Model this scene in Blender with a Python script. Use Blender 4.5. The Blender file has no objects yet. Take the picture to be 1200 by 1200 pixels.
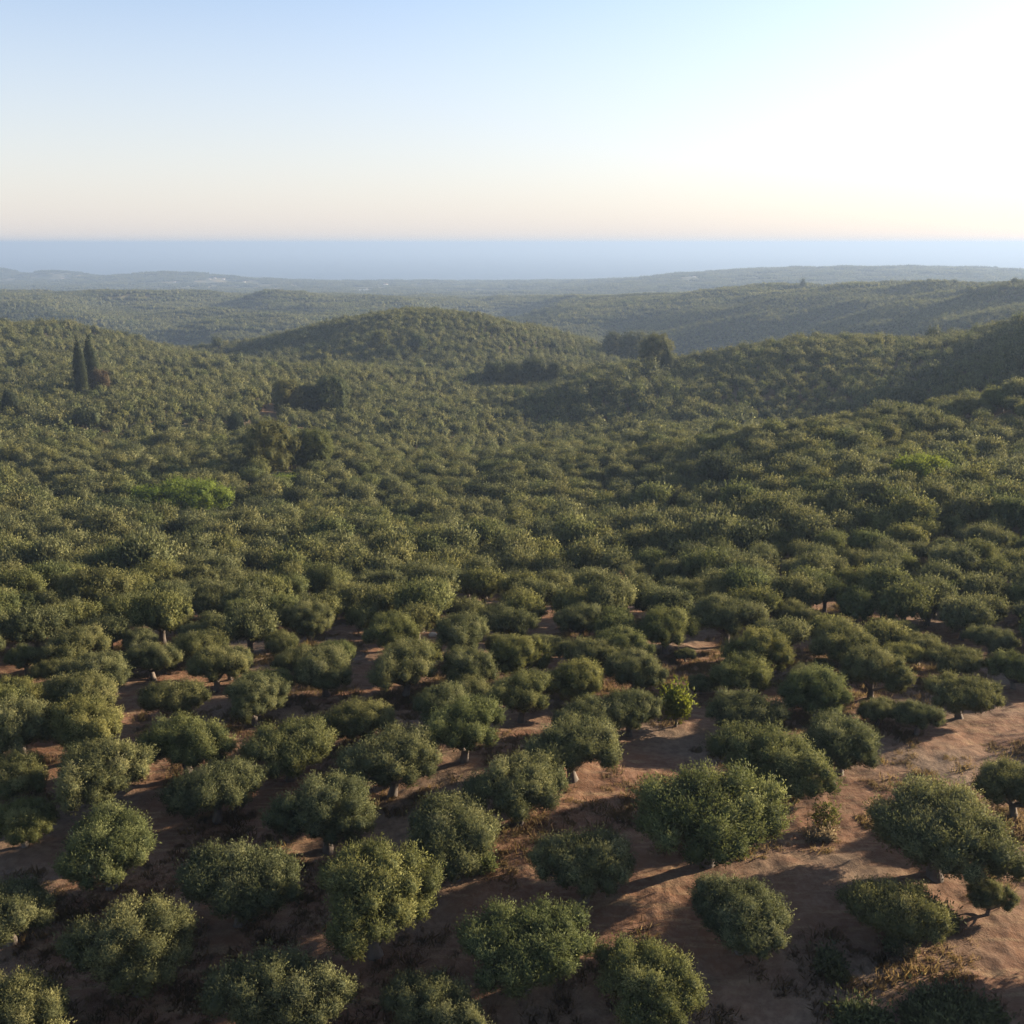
import bpy, math, random
import numpy as np
from mathutils import Vector

S = bpy.context.scene
rad = math.radians
random.seed(7)

# ------------------------------------------------------------------ camera, sky, sun, exposure
F = 1200.0                                   # focal length in pixels of the 1200 px photograph
PITCH = math.atan(315.0 / F)
cam_d = bpy.data.cameras.new("camera"); cam = bpy.data.objects.new("camera", cam_d)
S.collection.objects.link(cam); S.camera = cam
cam_d.sensor_width = 36; cam_d.sensor_height = 36; cam_d.sensor_fit = 'HORIZONTAL'; cam_d.lens = 36.0
cam_d.clip_start = 0.5; cam_d.clip_end = 200000
cam.location = (0, 0, 0); cam.rotation_euler = (math.pi / 2 - PITCH, 0, 0)

SUN_EL, SUN_AZ = 15.0, 66.0                  # degrees; azimuth to the right of the view direction
sd = Vector((math.sin(rad(SUN_AZ)) * math.cos(rad(SUN_EL)), math.cos(rad(SUN_AZ)) * math.cos(rad(SUN_EL)), math.sin(rad(SUN_EL))))
sun_d = bpy.data.lights.new("sun", 'SUN'); sun = bpy.data.objects.new("sun", sun_d); S.collection.objects.link(sun)
sun_d.energy = 5.0; sun_d.angle = rad(0.7); sun_d.color = (1.0, 0.83, 0.62)
sun.rotation_euler = sd.to_track_quat('Z', 'Y').to_euler(); sun.location = (80, 40, 120)

W = bpy.data.worlds.new("World"); S.world = W; W.use_nodes = True
wn = W.node_tree.nodes; wl = W.node_tree.links
sky = wn.new('ShaderNodeTexSky'); sky.sky_type = 'NISHITA'; sky.sun_disc = False
sky.sun_elevation = rad(SUN_EL); sky.sun_rotation = rad(SUN_AZ)
sky.altitude = 250; sky.air_density = 1.0; sky.dust_density = 0.9; sky.ozone_density = 1.5
hsv = wn.new('ShaderNodeHueSaturation'); hsv.inputs['Saturation'].default_value = 0.92; wl.new(sky.outputs[0], hsv.inputs['Color'])
tc = wn.new('ShaderNodeTexCoord'); sx = wn.new('ShaderNodeSeparateXYZ'); wl.new(tc.outputs['Generated'], sx.inputs[0])
mrg = wn.new('ShaderNodeMapRange'); mrg.inputs[1].default_value = -0.02; mrg.inputs[2].default_value = 0.22; mrg.inputs[3].default_value = 0.82; mrg.inputs[4].default_value = 0.0
wl.new(sx.outputs['Z'], mrg.inputs[0])                       # milky air low over the sea
mxs = wn.new('ShaderNodeMix'); mxs.data_type = 'RGBA'; wl.new(mrg.outputs[0], mxs.inputs[0]); tnt = wn.new('ShaderNodeMix'); tnt.data_type = 'RGBA'; tnt.blend_type = 'MULTIPLY'; tnt.inputs[0].default_value = 1; wl.new(hsv.outputs[0], tnt.inputs[6]); tnt.inputs[7].default_value = (1.03, 0.97, 1.03, 1); wl.new(tnt.outputs[2], mxs.inputs[6]); mxs.inputs[7].default_value = (3.5, 3.28, 3.33, 1)
wl.new(mxs.outputs[2], wn['Background'].inputs[0]); wn['Background'].inputs[1].default_value = 0.073

S.view_settings.view_transform = 'Standard'; S.view_settings.look = 'None'
S.view_settings.exposure = 1.72; S.view_settings.gamma = 1.0
S.render.engine = 'CYCLES'; S.cycles.denoising_prefilter = 'NONE'; S.cycles.use_adaptive_sampling = False
cy = S.cycles
cy.max_bounces = 5; cy.diffuse_bounces = 2; cy.glossy_bounces = 2; cy.transmission_bounces = 3
cy.volume_bounces = 1; cy.transparent_max_bounces = 4; cy.use_denoising = True
cy.sample_clamp_indirect = 4.0

# ------------------------------------------------------------------ noise and terrain height
def _h(i, j, s):
    n = (i * 374761393 + j * 668265263 + s * 1442695041) & 0xffffffff
    n = ((n ^ (n >> 13)) * 1274126177) & 0xffffffff
    return ((n ^ (n >> 16)) & 0xffff) / 65535.0
def vnoise(x, y, s=0):
    xi = np.floor(x).astype(np.int64); yi = np.floor(y).astype(np.int64)
    fx = x - xi; fy = y - yi; fx = fx * fx * (3 - 2 * fx); fy = fy * fy * (3 - 2 * fy)
    a = _h(xi, yi, s); b = _h(xi + 1, yi, s); c = _h(xi, yi + 1, s); d = _h(xi + 1, yi + 1, s)
    return (a * (1 - fx) + b * fx) * (1 - fy) + (c * (1 - fx) + d * fx) * fy - 0.5
def fbm(x, y, s=0, o=3):
    r = 0; a = 1.0
    for k in range(o):
        r = r + a * vnoise(x, y, s + k * 17); x = x * 2.03 + 11.3; y = y * 2.03 + 5.1; a *= 0.5
    return r
def sstep(a, b, x):
    t = np.clip((x - a) / (b - a), 0, 1); return t * t * (3 - 2 * t)

SEA = -232.0
def drop_at(py, Y):                          # height of a point seen on picture row py at forward distance Y
    return -Y * math.tan(PITCH + math.atan((py - 600) / F))
def world_at(px, Y, h):
    z = Y * math.cos(PITCH) - h * math.sin(PITCH)
    return ((px - 600) / F * z, Y, h)
# the lie of the land: (column, forward distance, picture row or height)
CP = []
for px in (-300, 0, 300, 600, 900, 1200, 1500):
    for Y, h in ((14, -33), (45, -32), (62, -32), (85, -34.5)): CP.append((px, Y, None, h))
CP += [(800, 100, None, -37), (800, 125, None, -42), (800, 170, None, -48), (800, 215, None, -52), (800, 290, None, -58)]
for px in (-300, 0, 300, 600): 
    for Y, h in ((100, -37.5), (125, -44), (170, -51), (215, -56), (290, -61)): CP.append((px, Y, None, h))
for px in (1000, 1200): 
    for Y, h in ((112, -37.5), (170, -41), (225, -43)): CP.append((px, Y, None, h))
CP += [(1500, 112, None, -33), (1500, 170, None, -33), (1500, 240, None, -33)]
V = [ # px, Y, py
 (-300, 500, 450), (-300, 760, 392), (0, 480, 450), (0, 740, 396), (110, 480, 449), (110, 740, 398),
 (200, 500, 450), (210, 740, 412), (290, 520, 454), (290, 720, 424),
 (380, 520, 454), (350, 850, 395), (430, 880, 375), (420, 640, 428),
 (480, 500, 470), (480, 620, 432), (490, 800, 368), (560, 800, 371), (580, 640, 430), (600, 500, 474),
 (640, 850, 385), (700, 850, 403), (700, 600, 440), (690, 460, 470), (760, 780, 434), (800, 660, 450), 
 (820, 500, 446), (900, 500, 425), (1000, 500, 404), (1100, 470, 392), (1200, 440, 381),
 (800, 320, 515), (900, 250, 518), (1000, 240, 510), (1200, 230, 492), ]
for px, Y, py in V: CP.append((px, Y, py, None))
CP += [(330, 400, None, -71), (500, 400, None, -75), (660, 420, None, -79), (1500, 300, None, -28), (1500, 350, None, -14), (1500, 400, None, -9), (1500, 470, None, -12), (1000, 340, None, -64), (880, 350, None, -67), (1120, 335, None, -57), (1220, 330, None, -48)]  # rise beyond the right edge is unseen, added to cast shade on the hillside
# hidden valleys behind the first hills
for px, Y, h in ((-300, 1050, -118), (0, 1050, -120), (200, 1000, -122), (330, 1080, -128), (480, 1250, -125), (620, 1200, -125), (740, 1020, -128),
                 (820, 860, -122), (920, 760, -108), (1050, 720, -92), (1200, 680, -72), (1500, 640, -60)): CP.append((px, Y, None, h))
V2 = [(-300, 2000, 345), (0, 2000, 347), (0, 1400, 382), (200, 2100, 346), (220, 1450, 388), (380, 2100, 345), (350, 1500, 385), (460, 2200, 350), (480, 1700, 372),
 (520, 1900, 357), (600, 1850, 358), (700, 1800, 352), (620, 1450, 388), (760, 1350, 394), (780, 1750, 350), (850, 1600, 345), (940, 1500, 342), (1050, 1350, 336),
 (1200, 1250, 334), (1500, 1200, 325), (870, 1150, 384), (1000, 1050, 366), (1100, 950, 358), (1200, 900, 352)]
for px, Y, py in V2: CP.append((px, Y, py, None))
for px in (-300, 0, 200, 400, 600): CP += [(px, 3000, 348, None), (px, 4500, 338, None), (px, 6600, None, SEA - 4), (px, 8000, None, SEA - 60)]
CP += [(0, 5300, 336, None), (130, 5300, 335, None), (-300, 5300, 336, None), (0, 6000, None, SEA + 6), (130, 6000, None, SEA + 6), (230, 5300, 332, None), (420, 5600, 330, None), (600, 5600, 331, None)]
CP += [(800, 2600, 352, None), (1000, 2600, 348, None), (1200, 2600, 345, None), (800, 4600, 323, None), (720, 4800, 329, None), (880, 4600, 317, None), (960, 4600, 314, None),
 (1080, 4700, 315, None), (1150, 4600, 314, None), (1200, 4600, 320, None), (1500, 4600, 330, None)]
for px in (750, 900, 1050, 1200, 1500): CP += [(px, 6800, None, SEA - 10), (px, 8000, None, SEA - 60)]
_pts = []
for px, Y, py, h in CP:
    if h is None: h = drop_at(py, Y)
    _pts.append(world_at(px, Y, h))
_P = np.array(_pts)
def _uv(x, y):
    r = np.hypot(x, y); th = np.degrees(np.arctan2(x, y)); a = np.abs(th)
    t = np.where(a < 38, a, np.where(a < 90, 38.0, 38.0 * (180 - a) / 90.0)) * np.sign(th)
    return t / 14.0, np.log(np.maximum(r, 14.0)) * 2.6
_cu, _cv = _uv(_P[:, 0], _P[:, 1])
def _k(d2): return 0.5 * d2 * np.log(d2 + 1e-9)
_n = len(_P)
_A = np.zeros((_n + 3, _n + 3)); _A[:_n, :_n] = _k((_cu[:, None] - _cu) ** 2 + (_cv[:, None] - _cv) ** 2) + np.eye(_n) * 0.004
_A[:_n, _n] = 1; _A[:_n, _n + 1] = _cu; _A[:_n, _n + 2] = _cv; _A[_n:, :_n] = _A[:_n, _n:].T
# heights are blended relative to distance so that each distance range keeps its own scale
_q = np.maximum(np.hypot(_P[:, 0], _P[:, 1]), 14.0) ** 0.5
_w = np.linalg.solve(_A, np.concatenate([_P[:, 2] / _q, np.zeros(3)]))
HILLS = [(-2740, 6300, 420, 62), (-3290, 6600, 330, 88), (-1960, 5800, 680, 52)]
def height(x, y, fine=False):
    x = np.asarray(x, float); y = np.asarray(y, float); sh = x.shape; x = x.ravel(); y = y.ravel()
    u, v = _uv(x, y); out = np.empty(len(x))
    for a in range(0, len(x), 40000):
        b = a + 40000
        d2 = (u[a:b, None] - _cu) ** 2 + (v[a:b, None] - _cv) ** 2
        out[a:b] = _k(d2) @ _w[:_n] + _w[_n] + _w[_n + 1] * u[a:b] + _w[_n + 2] * v[a:b]
    r = np.hypot(x, y)
    out *= np.maximum(r, 14.0) ** 0.5
    out += sstep(110, 420, r) * (fbm(x / 110, y / 110, 3) * 11) - sstep(620, 1150, r) * np.clip(fbm(x / 300, y / 300, 9, 3) + 0.08, 0, 1) * 62 * (1 - sstep(2300, 3200, r) * 0.85) - 3 * sstep(500, 1000, r)
    out += sstep(2500, 4000, r) * fbm(x / 900, y / 900, 21, 3) * 9 + sstep(3000, 4200, r) * fbm(x / 220, y / 220, 31, 2) * 5
    for hx, hy, hr, hh in HILLS:
        out += hh * np.exp(-((x - hx) ** 2 + ((y - hy) * 0.8) ** 2) / (2 * (hr * 0.5) ** 2))
    out += (1 - sstep(80, 160, r)) * fbm(x / 14, y / 14, 5, 2) * 0.9
    if fine:
        near = 1 - sstep(110, 190, r)
        a = x * 0.86 + y * 0.5; b = -x * 0.5 + y * 0.86
        rut = np.abs(vnoise(a / 7.0, b / 1.1, 41)) + 0.6 * np.abs(vnoise(a / 2.2, b / 0.7, 43))
        out += near * (0.26 * rut + 0.13 * fbm(x / 0.9, y / 0.9, 45, 3) + 0.10 * fbm(x / 3.1, y / 3.1, 47, 2))
    return out.reshape(sh)
def h1(x, y): return float(height(np.array([x]), np.array([y]))[0])
def ray_ground(px, py):                      # first point of the land seen on a pixel
    a = (px - 600) / F; b = (600 - py) / F
    d = np.array([a, math.cos(PITCH) + b * math.sin(PITCH), -math.sin(PITCH) + b * math.cos(PITCH)])
    t = 20 * np.exp(np.linspace(0, math.log(400), 2600))
    hh = height(d[0] * t, d[1] * t); z = d[2] * t
    k = np.argmax(z < hh)
    if k == 0: return None
    f = (z[k - 1] - hh[k - 1]) / ((z[k - 1] - hh[k - 1]) + (hh[k] - z[k]))
    tt = t[k - 1] + f * (t[k] - t[k - 1])
    x, y = d[0] * tt, d[1] * tt
    return x, y, h1(x, y)
def project(x, y, z):
    dz = y * np.cos(PITCH) - z * np.sin(PITCH); up = y * np.sin(PITCH) + z * np.cos(PITCH)
    return 600 + F * x / dz, 600 - F * up / dz, dz

# ------------------------------------------------------------------ materials
def mat(name):
    m = bpy.data.materials.new(name); m.use_nodes = True; nt = m.node_tree
    return m, nt, nt.nodes, nt.links, nt.nodes['Principled BSDF']
def ramp(N, stops):
    r = N.new('ShaderNodeValToRGB'); e = r.color_ramp.elements
    while len(e) < len(stops): e.new(0.5)
    for q, (p, c) in zip(e, stops): q.position = p; q.color = (*c, 1)
    return r
def foliage(name, cols, rand_cols, trans=0.25, rough=0.75):
    m, nt, N, L, P = mat(name)
    at = N.new('ShaderNodeAttribute'); at.attribute_name = 'tint'
    r1 = ramp(N, cols); L.new(at.outputs['Fac'], r1.inputs[0])
    oi = N.new('ShaderNodeObjectInfo'); r2 = ramp(N, rand_cols); L.new(oi.outputs['Random'], r2.inputs[0])
    mx = N.new('ShaderNodeMix'); mx.data_type = 'RGBA'; mx.blend_type = 'MULTIPLY'; mx.inputs[0].default_value = 1
    L.new(r1.outputs[0], mx.inputs[6]); L.new(r2.outputs[0], mx.inputs[7])
    L.new(mx.outputs[2], P.inputs['Base Color']); P.inputs['Roughness'].default_value = rough
    P.inputs['Specular IOR Level'].default_value = 0.06
    an = N.new('ShaderNodeAttribute'); an.attribute_name = 'bulge'; vt = N.new('ShaderNodeVectorTransform'); vt.vector_type = 'NORMAL'; vt.convert_from = 'OBJECT'; vt.convert_to = 'WORLD'
    L.new(an.outputs['Vector'], vt.inputs[0]); ge = N.new('ShaderNodeNewGeometry')
    v1 = N.new('ShaderNodeVectorMath'); v1.operation = 'SCALE'; v1.inputs['Scale'].default_value = 2.2; L.new(vt.outputs[0], v1.inputs[0])
    v2 = N.new('ShaderNodeVectorMath'); v2.operation = 'ADD'; L.new(v1.outputs[0], v2.inputs[0]); L.new(ge.outputs['Normal'], v2.inputs[1])
    v3 = N.new('ShaderNodeVectorMath'); v3.operation = 'NORMALIZE'; L.new(v2.outputs[0], v3.inputs[0]); L.new(v3.outputs[0], P.inputs['Normal'])
    tr = N.new('ShaderNodeBsdfTranslucent'); hs = N.new('ShaderNodeHueSaturation'); hs.inputs['Value'].default_value = 1.2; hs.inputs['Saturation'].default_value = 1.15
    L.new(mx.outputs[2], hs.inputs['Color']); L.new(hs.outputs[0], tr.inputs[0])
    ms = N.new('ShaderNodeMixShader'); ms.inputs[0].default_value = trans
    L.new(P.outputs[0], ms.inputs[1]); L.new(tr.outputs[0], ms.inputs[2])
    L.new(ms.outputs[0], N['Material Output'].inputs[0])
    return m
M = {}
RC = [(0.0, (0.80, 0.84, 0.86)), (0.35, (1, 1, 1)), (0.6, (1.04, 1.0, 0.90)), (0.8, (0.80, 0.90, 0.80)), (1.0, (1.12, 1.07, 0.86))]
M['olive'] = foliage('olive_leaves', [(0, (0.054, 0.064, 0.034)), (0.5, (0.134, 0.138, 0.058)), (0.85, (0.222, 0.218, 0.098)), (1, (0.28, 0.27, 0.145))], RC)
M['dark'] = foliage('dark_leaves', [(0, (0.042, 0.052, 0.026)), (1, (0.125, 0.132, 0.06))], RC, 0.2)
M['cypress'] = foliage('cypress_leaves', [(0, (0.022, 0.032, 0.020)), (1, (0.060, 0.070, 0.034))], RC, 0.15)
M['pale'] = foliage('pale_green_leaves', [(0, (0.065, 0.072, 0.03)), (1, (0.15, 0.145, 0.055))], RC, 0.35)
M['bright'] = foliage('bright_green_leaves', [(0, (0.075, 0.105, 0.028)), (1, (0.235, 0.27, 0.065))], RC, 0.4)
M['sapling'] = foliage('sapling_leaves', [(0, (0.07, 0.085, 0.024)), (1, (0.185, 0.195, 0.05))], RC, 0.45)
M['rust'] = foliage('brown_leaves', [(0, (0.075, 0.05, 0.035)), (1, (0.16, 0.11, 0.07))], RC, 0.25)
M['straw'] = foliage('dry_grass_blades', [(0, (0.19, 0.135, 0.08)), (1, (0.38, 0.29, 0.17))], RC, 0.3)

m, nt, N, L, P = mat('bark')
no = N.new('ShaderNodeTexNoise'); no.inputs['Scale'].default_value = 6; no.inputs['Detail'].default_value = 6
r = ramp(N, [(0.3, (0.05, 0.04, 0.032)), (0.7, (0.15, 0.12, 0.095))]); L.new(no.outputs[0], r.inputs[0]); L.new(r.outputs[0], P.inputs['Base Color'])
P.inputs['Roughness'].default_value = 0.9
bp = N.new('ShaderNodeBump'); bp.inputs['Strength'].default_value = 0.8; bp.inputs['Distance'].default_value = 0.05; L.new(no.outputs[0], bp.inputs['Height']); L.new(bp.outputs[0], P.inputs['Normal'])
M['bark'] = m

m, nt, N, L, P = mat('red_soil')
geo = N.new('ShaderNodeNewGeometry')
def nz(scale, detail=5, rough=0.55, vec=None):
    n = N.new('ShaderNodeTexNoise'); n.inputs['Scale'].default_value = scale; n.inputs['Detail'].default_value = detail; n.inputs['Roughness'].default_value = rough
    L.new(vec or geo.outputs['Position'], n.inputs['Vector']); return n
def mixc(f, a, b):
    x = N.new('ShaderNodeMix'); x.data_type = 'RGBA'; x.clamp_factor = True
    if isinstance(f, float): x.inputs[0].default_value = f
    else: L.new(f, x.inputs[0])
    for s, v in ((6, a), (7, b)):
        if isinstance(v, tuple): x.inputs[s].default_value = (*v, 1)
        else: L.new(v, x.inputs[s])
    return x.outputs[2]
def mr(src, a, b):
    x = N.new('ShaderNodeMapRange'); x.inputs[1].default_value = a; x.inputs[2].default_value = b; L.new(src, x.inputs[0]); return x.outputs[0]
nA = nz(0.35); nB = nz(2.2, 8, 0.65); nC = nz(9.0, 6, 0.7); nD = nz(0.09, 4)
mp = N.new('ShaderNodeMapping'); mp.inputs['Rotation'].default_value = (0, 0, rad(-30)); mp.inputs['Scale'].default_value = (0.25, 1.6, 1); L.new(geo.outputs['Position'], mp.inputs[0])
nE = nz(1.6, 5, 0.6, mp.outputs[0])
soil = mixc(mr(nA.outputs[0], 0.35, 0.65), (0.112, 0.055, 0.031), (0.165, 0.086, 0.047))
soil = mixc(mr(nB.outputs[0], 0.45, 0.75), soil, (0.19, 0.115, 0.074))
straw = mixc(mr(nC.outputs[0], 0.4, 0.62), (0.16, 0.10, 0.056), (0.27, 0.18, 0.10))
soil = mixc(mr(nE.outputs[0], 0.50, 0.66), soil, straw)
soil = mixc(mr(nC.outputs[0], 0.60, 0.75), soil, (0.13, 0.085, 0.055))
soil = mixc(mr(nD.outputs[0], 0.47, 0.60), soil, mixc(mr(nB.outputs[0], 0.4, 0.65), (0.115, 0.078, 0.052), (0.19, 0.132, 0.085)))
ga = N.new('ShaderNodeAttribute'); ga.attribute_name = 'grass'
soil = mixc(ga.outputs['Fac'], soil, mixc(mr(nB.outputs[0], 0.4, 0.6), (0.075, 0.10, 0.03), (0.17, 0.20, 0.06)))
fa = N.new('ShaderNodeAttribute'); fa.attribute_name = 'far'
soil = mixc(fa.outputs['Fac'], soil, mixc(mr(nz(0.012, 6).outputs[0], 0.4, 0.62), (0.055, 0.065, 0.035), (0.19, 0.155, 0.085)))
L.new(soil, P.inputs['Base Color']); P.inputs['Roughness'].default_value = 0.95; P.inputs['Specular IOR Level'].default_value = 0.15
b1 = N.new('ShaderNodeBump'); b1.inputs['Strength'].default_value = 0.8; b1.inputs['Distance'].default_value = 0.12; L.new(nB.outputs[0], b1.inputs['Height'])
b2 = N.new('ShaderNodeBump'); b2.inputs['Strength'].default_value = 0.7; b2.inputs['Distance'].default_value = 0.05; L.new(nC.outputs[0], b2.inputs['Height']); L.new(b1.outputs[0], b2.inputs['Normal'])
L.new(b2.outputs[0], P.inputs['Normal'])
M['soil'] = m

m, nt, N, L, P = mat('sea_water')
P.inputs['Base Color'].default_value = (0.018, 0.05, 0.085, 1); P.inputs['Roughness'].default_value = 0.38
geo = N.new('ShaderNodeNewGeometry'); n = nz(0.02, 5)
bp = N.new('ShaderNodeBump'); bp.inputs['Strength'].default_value = 0.35; bp.inputs['Distance'].default_value = 6; L.new(n.outputs[0], bp.inputs['Height']); L.new(bp.outputs[0], P.inputs['Normal'])
M['sea'] = m
def plain(name, c, rough=0.7):
    m, nt, N, L, P = mat(name)
    n = N.new('ShaderNodeTexNoise'); n.inputs['Scale'].default_value = 1.5; n.inputs['Detail'].default_value = 5
    r = ramp(N, [(0.3, tuple(v * 0.8 for v in c)), (0.7, c)]); L.new(n.outputs[0], r.inputs[0]); L.new(r.outputs[0], P.inputs['Base Color']); P.inputs['Roughness'].default_value = rough
    return m
M['white'] = plain('white_plaster', (0.8, 0.79, 0.75)); M['tile'] = plain('roof_tiles', (0.42, 0.17, 0.09)); M['pane'] = plain('window_glass', (0.05, 0.06, 0.07), 0.2)
M['stone'] = plain('pale_limestone', (0.52, 0.43, 0.33), 0.9); M['film'] = plain('greenhouse_film', (0.78, 0.80, 0.80), 0.4); M['wood'] = plain('door_wood', (0.15, 0.09, 0.05))

# ------------------------------------------------------------------ mesh helpers
def mesh_from(name, verts, faces_list, mats, tint=None, smooth=False, attrs=None, bulge=None):
    """faces_list: list of (index array (n,k), material index)"""
    me = bpy.data.meshes.new(name); verts = np.asarray(verts, np.float32)
    me.vertices.add(len(verts)); me.vertices.foreach_set('co', verts.ravel())
    loops = np.concatenate([f.ravel() for f, _ in faces_list]).astype(np.int32)
    tot = np.concatenate([np.full(len(f), f.shape[1], np.int32) for f, _ in faces_list])
    mi = np.concatenate([np.full(len(f), k, np.int32) for f, k in faces_list])
    start = np.concatenate([[0], np.cumsum(tot)[:-1]]).astype(np.int32)
    me.loops.add(len(loops)); me.loops.foreach_set('vertex_index', loops)
    me.polygons.add(len(tot)); me.polygons.foreach_set('loop_start', start); me.polygons.foreach_set('loop_total', tot)
    me.polygons.foreach_set('material_index', mi)
    if smooth: me.polygons.foreach_set('use_smooth', np.ones(len(tot), bool))
    for mm in mats: me.materials.append(mm)
    if tint is not None:
        a = me.attributes.new('tint', 'FLOAT', 'POINT'); a.data.foreach_set('value', np.asarray(tint, np.float32))
    if bulge is None and tint is not None and len(tint) == len(BULGE[0]): bulge = BULGE[0]
    if bulge is not None:
        a = me.attributes.new('bulge', 'FLOAT_VECTOR', 'POINT'); a.data.foreach_set('vector', np.asarray(bulge, np.float32).ravel())
    for k, v in (attrs or {}).items():
        a = me.attributes.new(k, 'FLOAT', 'POINT'); a.data.foreach_set('value', np.asarray(v, np.float32))
    me.update(calc_edges=True); me.validate()
    return me
def link(name, data, parent=None, loc=(0, 0, 0), rz=0.0, sc=1.0):
    o = bpy.data.objects.new(name, data); S.collection.objects.link(o)
    o.location = loc; o.rotation_euler = (0, 0, rz); o.scale = (sc, sc, sc) if not isinstance(sc, tuple) else sc
    if parent: o.parent = parent
    return o
def tag(o, label, cat, group=None, kind=None):
    if label: o['label'] = label
    if cat: o['category'] = cat
    if group: o['group'] = group
    if kind: o['kind'] = kind
    return o

BULGE = [np.zeros((0, 3))]                   # outward direction of each leaf of the crown made last
def unit(v): return v / np.maximum(np.linalg.norm(v, axis=1, keepdims=True), 1e-6)
_sph = []
def sphere_uv(nu=9, nv=6):
    vs = [(0, 0, 1)]
    for j in range(1, nv):
        for i in range(nu):
            t = math.pi * j / nv; p = 2 * math.pi * (i + 0.5 * (j % 2)) / nu
            vs.append((math.sin(t) * math.cos(p), math.sin(t) * math.sin(p), math.cos(t)))
    vs.append((0, 0, -1)); f = []
    for i in range(nu): f.append((0, 1 + i, 1 + (i + 1) % nu)); f.append((len(vs) - 1, 1 + (nv - 2) * nu + (i + 1) % nu, 1 + (nv - 2) * nu + i))
    for j in range(nv - 2):
        for i in range(nu):
            a = 1 + j * nu + i; b = 1 + j * nu + (i + 1) % nu; c = a + nu; d = b + nu
            f.append((a, c, b)); f.append((b, c, d))
    return np.array(vs), np.array(f)
SV, SF = sphere_uv()
SV2, SF2 = sphere_uv(6, 4)

def leafy(rng, lobes, n, leaf, width, k=4, shoots=0.15, up=0.6, core=0.74, zmin=0.45, low=False, droop=0.0):
    """lobes: array (m,5) cx cy cz r squash; returns verts, quads, tris, tint"""
    lobes = np.asarray(lobes); m = len(lobes)
    wgt = lobes[:, 3] ** 2; idx = rng.choice(m, int(n * 1.8), p=wgt / wgt.sum())
    nrm = unit(rng.normal(size=(len(idx), 3)) + np.array([0, 0, 0.25]))
    C = lobes[idx, :3]; R = lobes[idx, 3]; sq = lobes[idx, 4]
    off = nrm * (R * (0.74 + 0.36 * rng.random(len(idx)) ** 1.5))[:, None]; off[:, 2] *= sq
    p = C + off
    ok = p[:, 2] > zmin
    for j in range(m):
        d = (p - lobes[j, :3]) / np.array([1, 1, lobes[j, 4]]); ok &= (np.linalg.norm(d, axis=1) > lobes[j, 3] * 0.72) | (idx == j)
    p = p[ok][:n]; nrm = nrm[ok][:n]; idx = idx[ok][:n]; n = len(p)
    lt = rng.random(m) * 0.6
    d = unit(nrm * 0.75 + np.array([0, 0, up]) + rng.normal(size=(n, 3)) * 0.35)
    if droop: d = unit(d - np.array([0, 0, droop]) * (nrm[:, 2:3] < 0))
    sl = np.where((rng.random(n) < shoots) & (nrm[:, 2] > -0.1), leaf * 4.4, leaf * 1.3)
    t = rng.random((n, k)) * sl[:, None]
    b = p[:, None, :] + d[:, None, :] * t[..., None] + rng.normal(size=(n, k, 3)) * leaf * 0.16
    ld = d[:, None, :] + rng.normal(size=(n, k, 3)) * 0.55; ld = ld.reshape(-1, 3); ld = unit(ld)
    b = b.reshape(-1, 3); sd_ = unit(np.cross(ld, rng.normal(size=ld.shape)))
    ll = (leaf * (0.7 + 0.6 * rng.random(len(b))))[:, None]; ww = ll * (width / leaf) * 0.5
    v = np.stack([b, b + ld * ll * 0.5 + sd_ * ww, b + ld * ll, b + ld * ll * 0.5 - sd_ * ww], 1).reshape(-1, 3)
    q = np.arange(len(v)).reshape(-1, 4)
    ctr = lobes[:, :3].mean(0); bl = unit(unit(nrm) + 0.28 * unit((p - ctr) * np.array([1, 1, 1.3])) + np.array([0, 0, 0.12])); bl = np.repeat(bl, k * 4, 0)
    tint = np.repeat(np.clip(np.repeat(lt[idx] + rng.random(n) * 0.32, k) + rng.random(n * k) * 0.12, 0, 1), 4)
    sv, sf = (SV2, SF2) if low else (SV, SF); cv = []; cf = []; o = len(v)
    BULGE[0] = bl
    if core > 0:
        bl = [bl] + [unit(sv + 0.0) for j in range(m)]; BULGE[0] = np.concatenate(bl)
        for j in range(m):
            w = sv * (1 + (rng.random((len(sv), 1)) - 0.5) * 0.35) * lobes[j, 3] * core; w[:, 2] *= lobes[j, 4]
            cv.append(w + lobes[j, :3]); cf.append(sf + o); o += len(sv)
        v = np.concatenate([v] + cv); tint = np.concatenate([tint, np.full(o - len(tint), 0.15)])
        return v, q, np.concatenate(cf), tint
    return v, q, None, tint

def tube(path, radii, nseg=7, rng=None):
    path = np.array(path, float); V_ = []; ks = len(path)
    for i in range(ks):
        t = path[min(i + 1, ks - 1)] - path[max(i - 1, 0)]; t = t / np.linalg.norm(t)
        a = np.cross(t, (0.31, 0.95, 0.05)); a /= np.linalg.norm(a); b = np.cross(t, a)
        for s in range(nseg):
            an = 2 * math.pi * s / nseg; rr = radii[i] * (1 + (rng.random() - 0.5) * 0.35 if rng is not None else 1)
            V_.append(path[i] + (a * math.cos(an) + b * math.sin(an)) * rr)
    Fq = [(i * nseg + s, i * nseg + (s + 1) % nseg, (i + 1) * nseg + (s + 1) % nseg, (i + 1) * nseg + s) for i in range(ks - 1) for s in range(nseg)]
    return np.array(V_), np.array(Fq)
def join(parts):
    v = []; f = []; o = 0
    for a, b in parts: v.append(a); f.append(b + o); o += len(a)
    return np.concatenate(v), np.concatenate(f)
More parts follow.
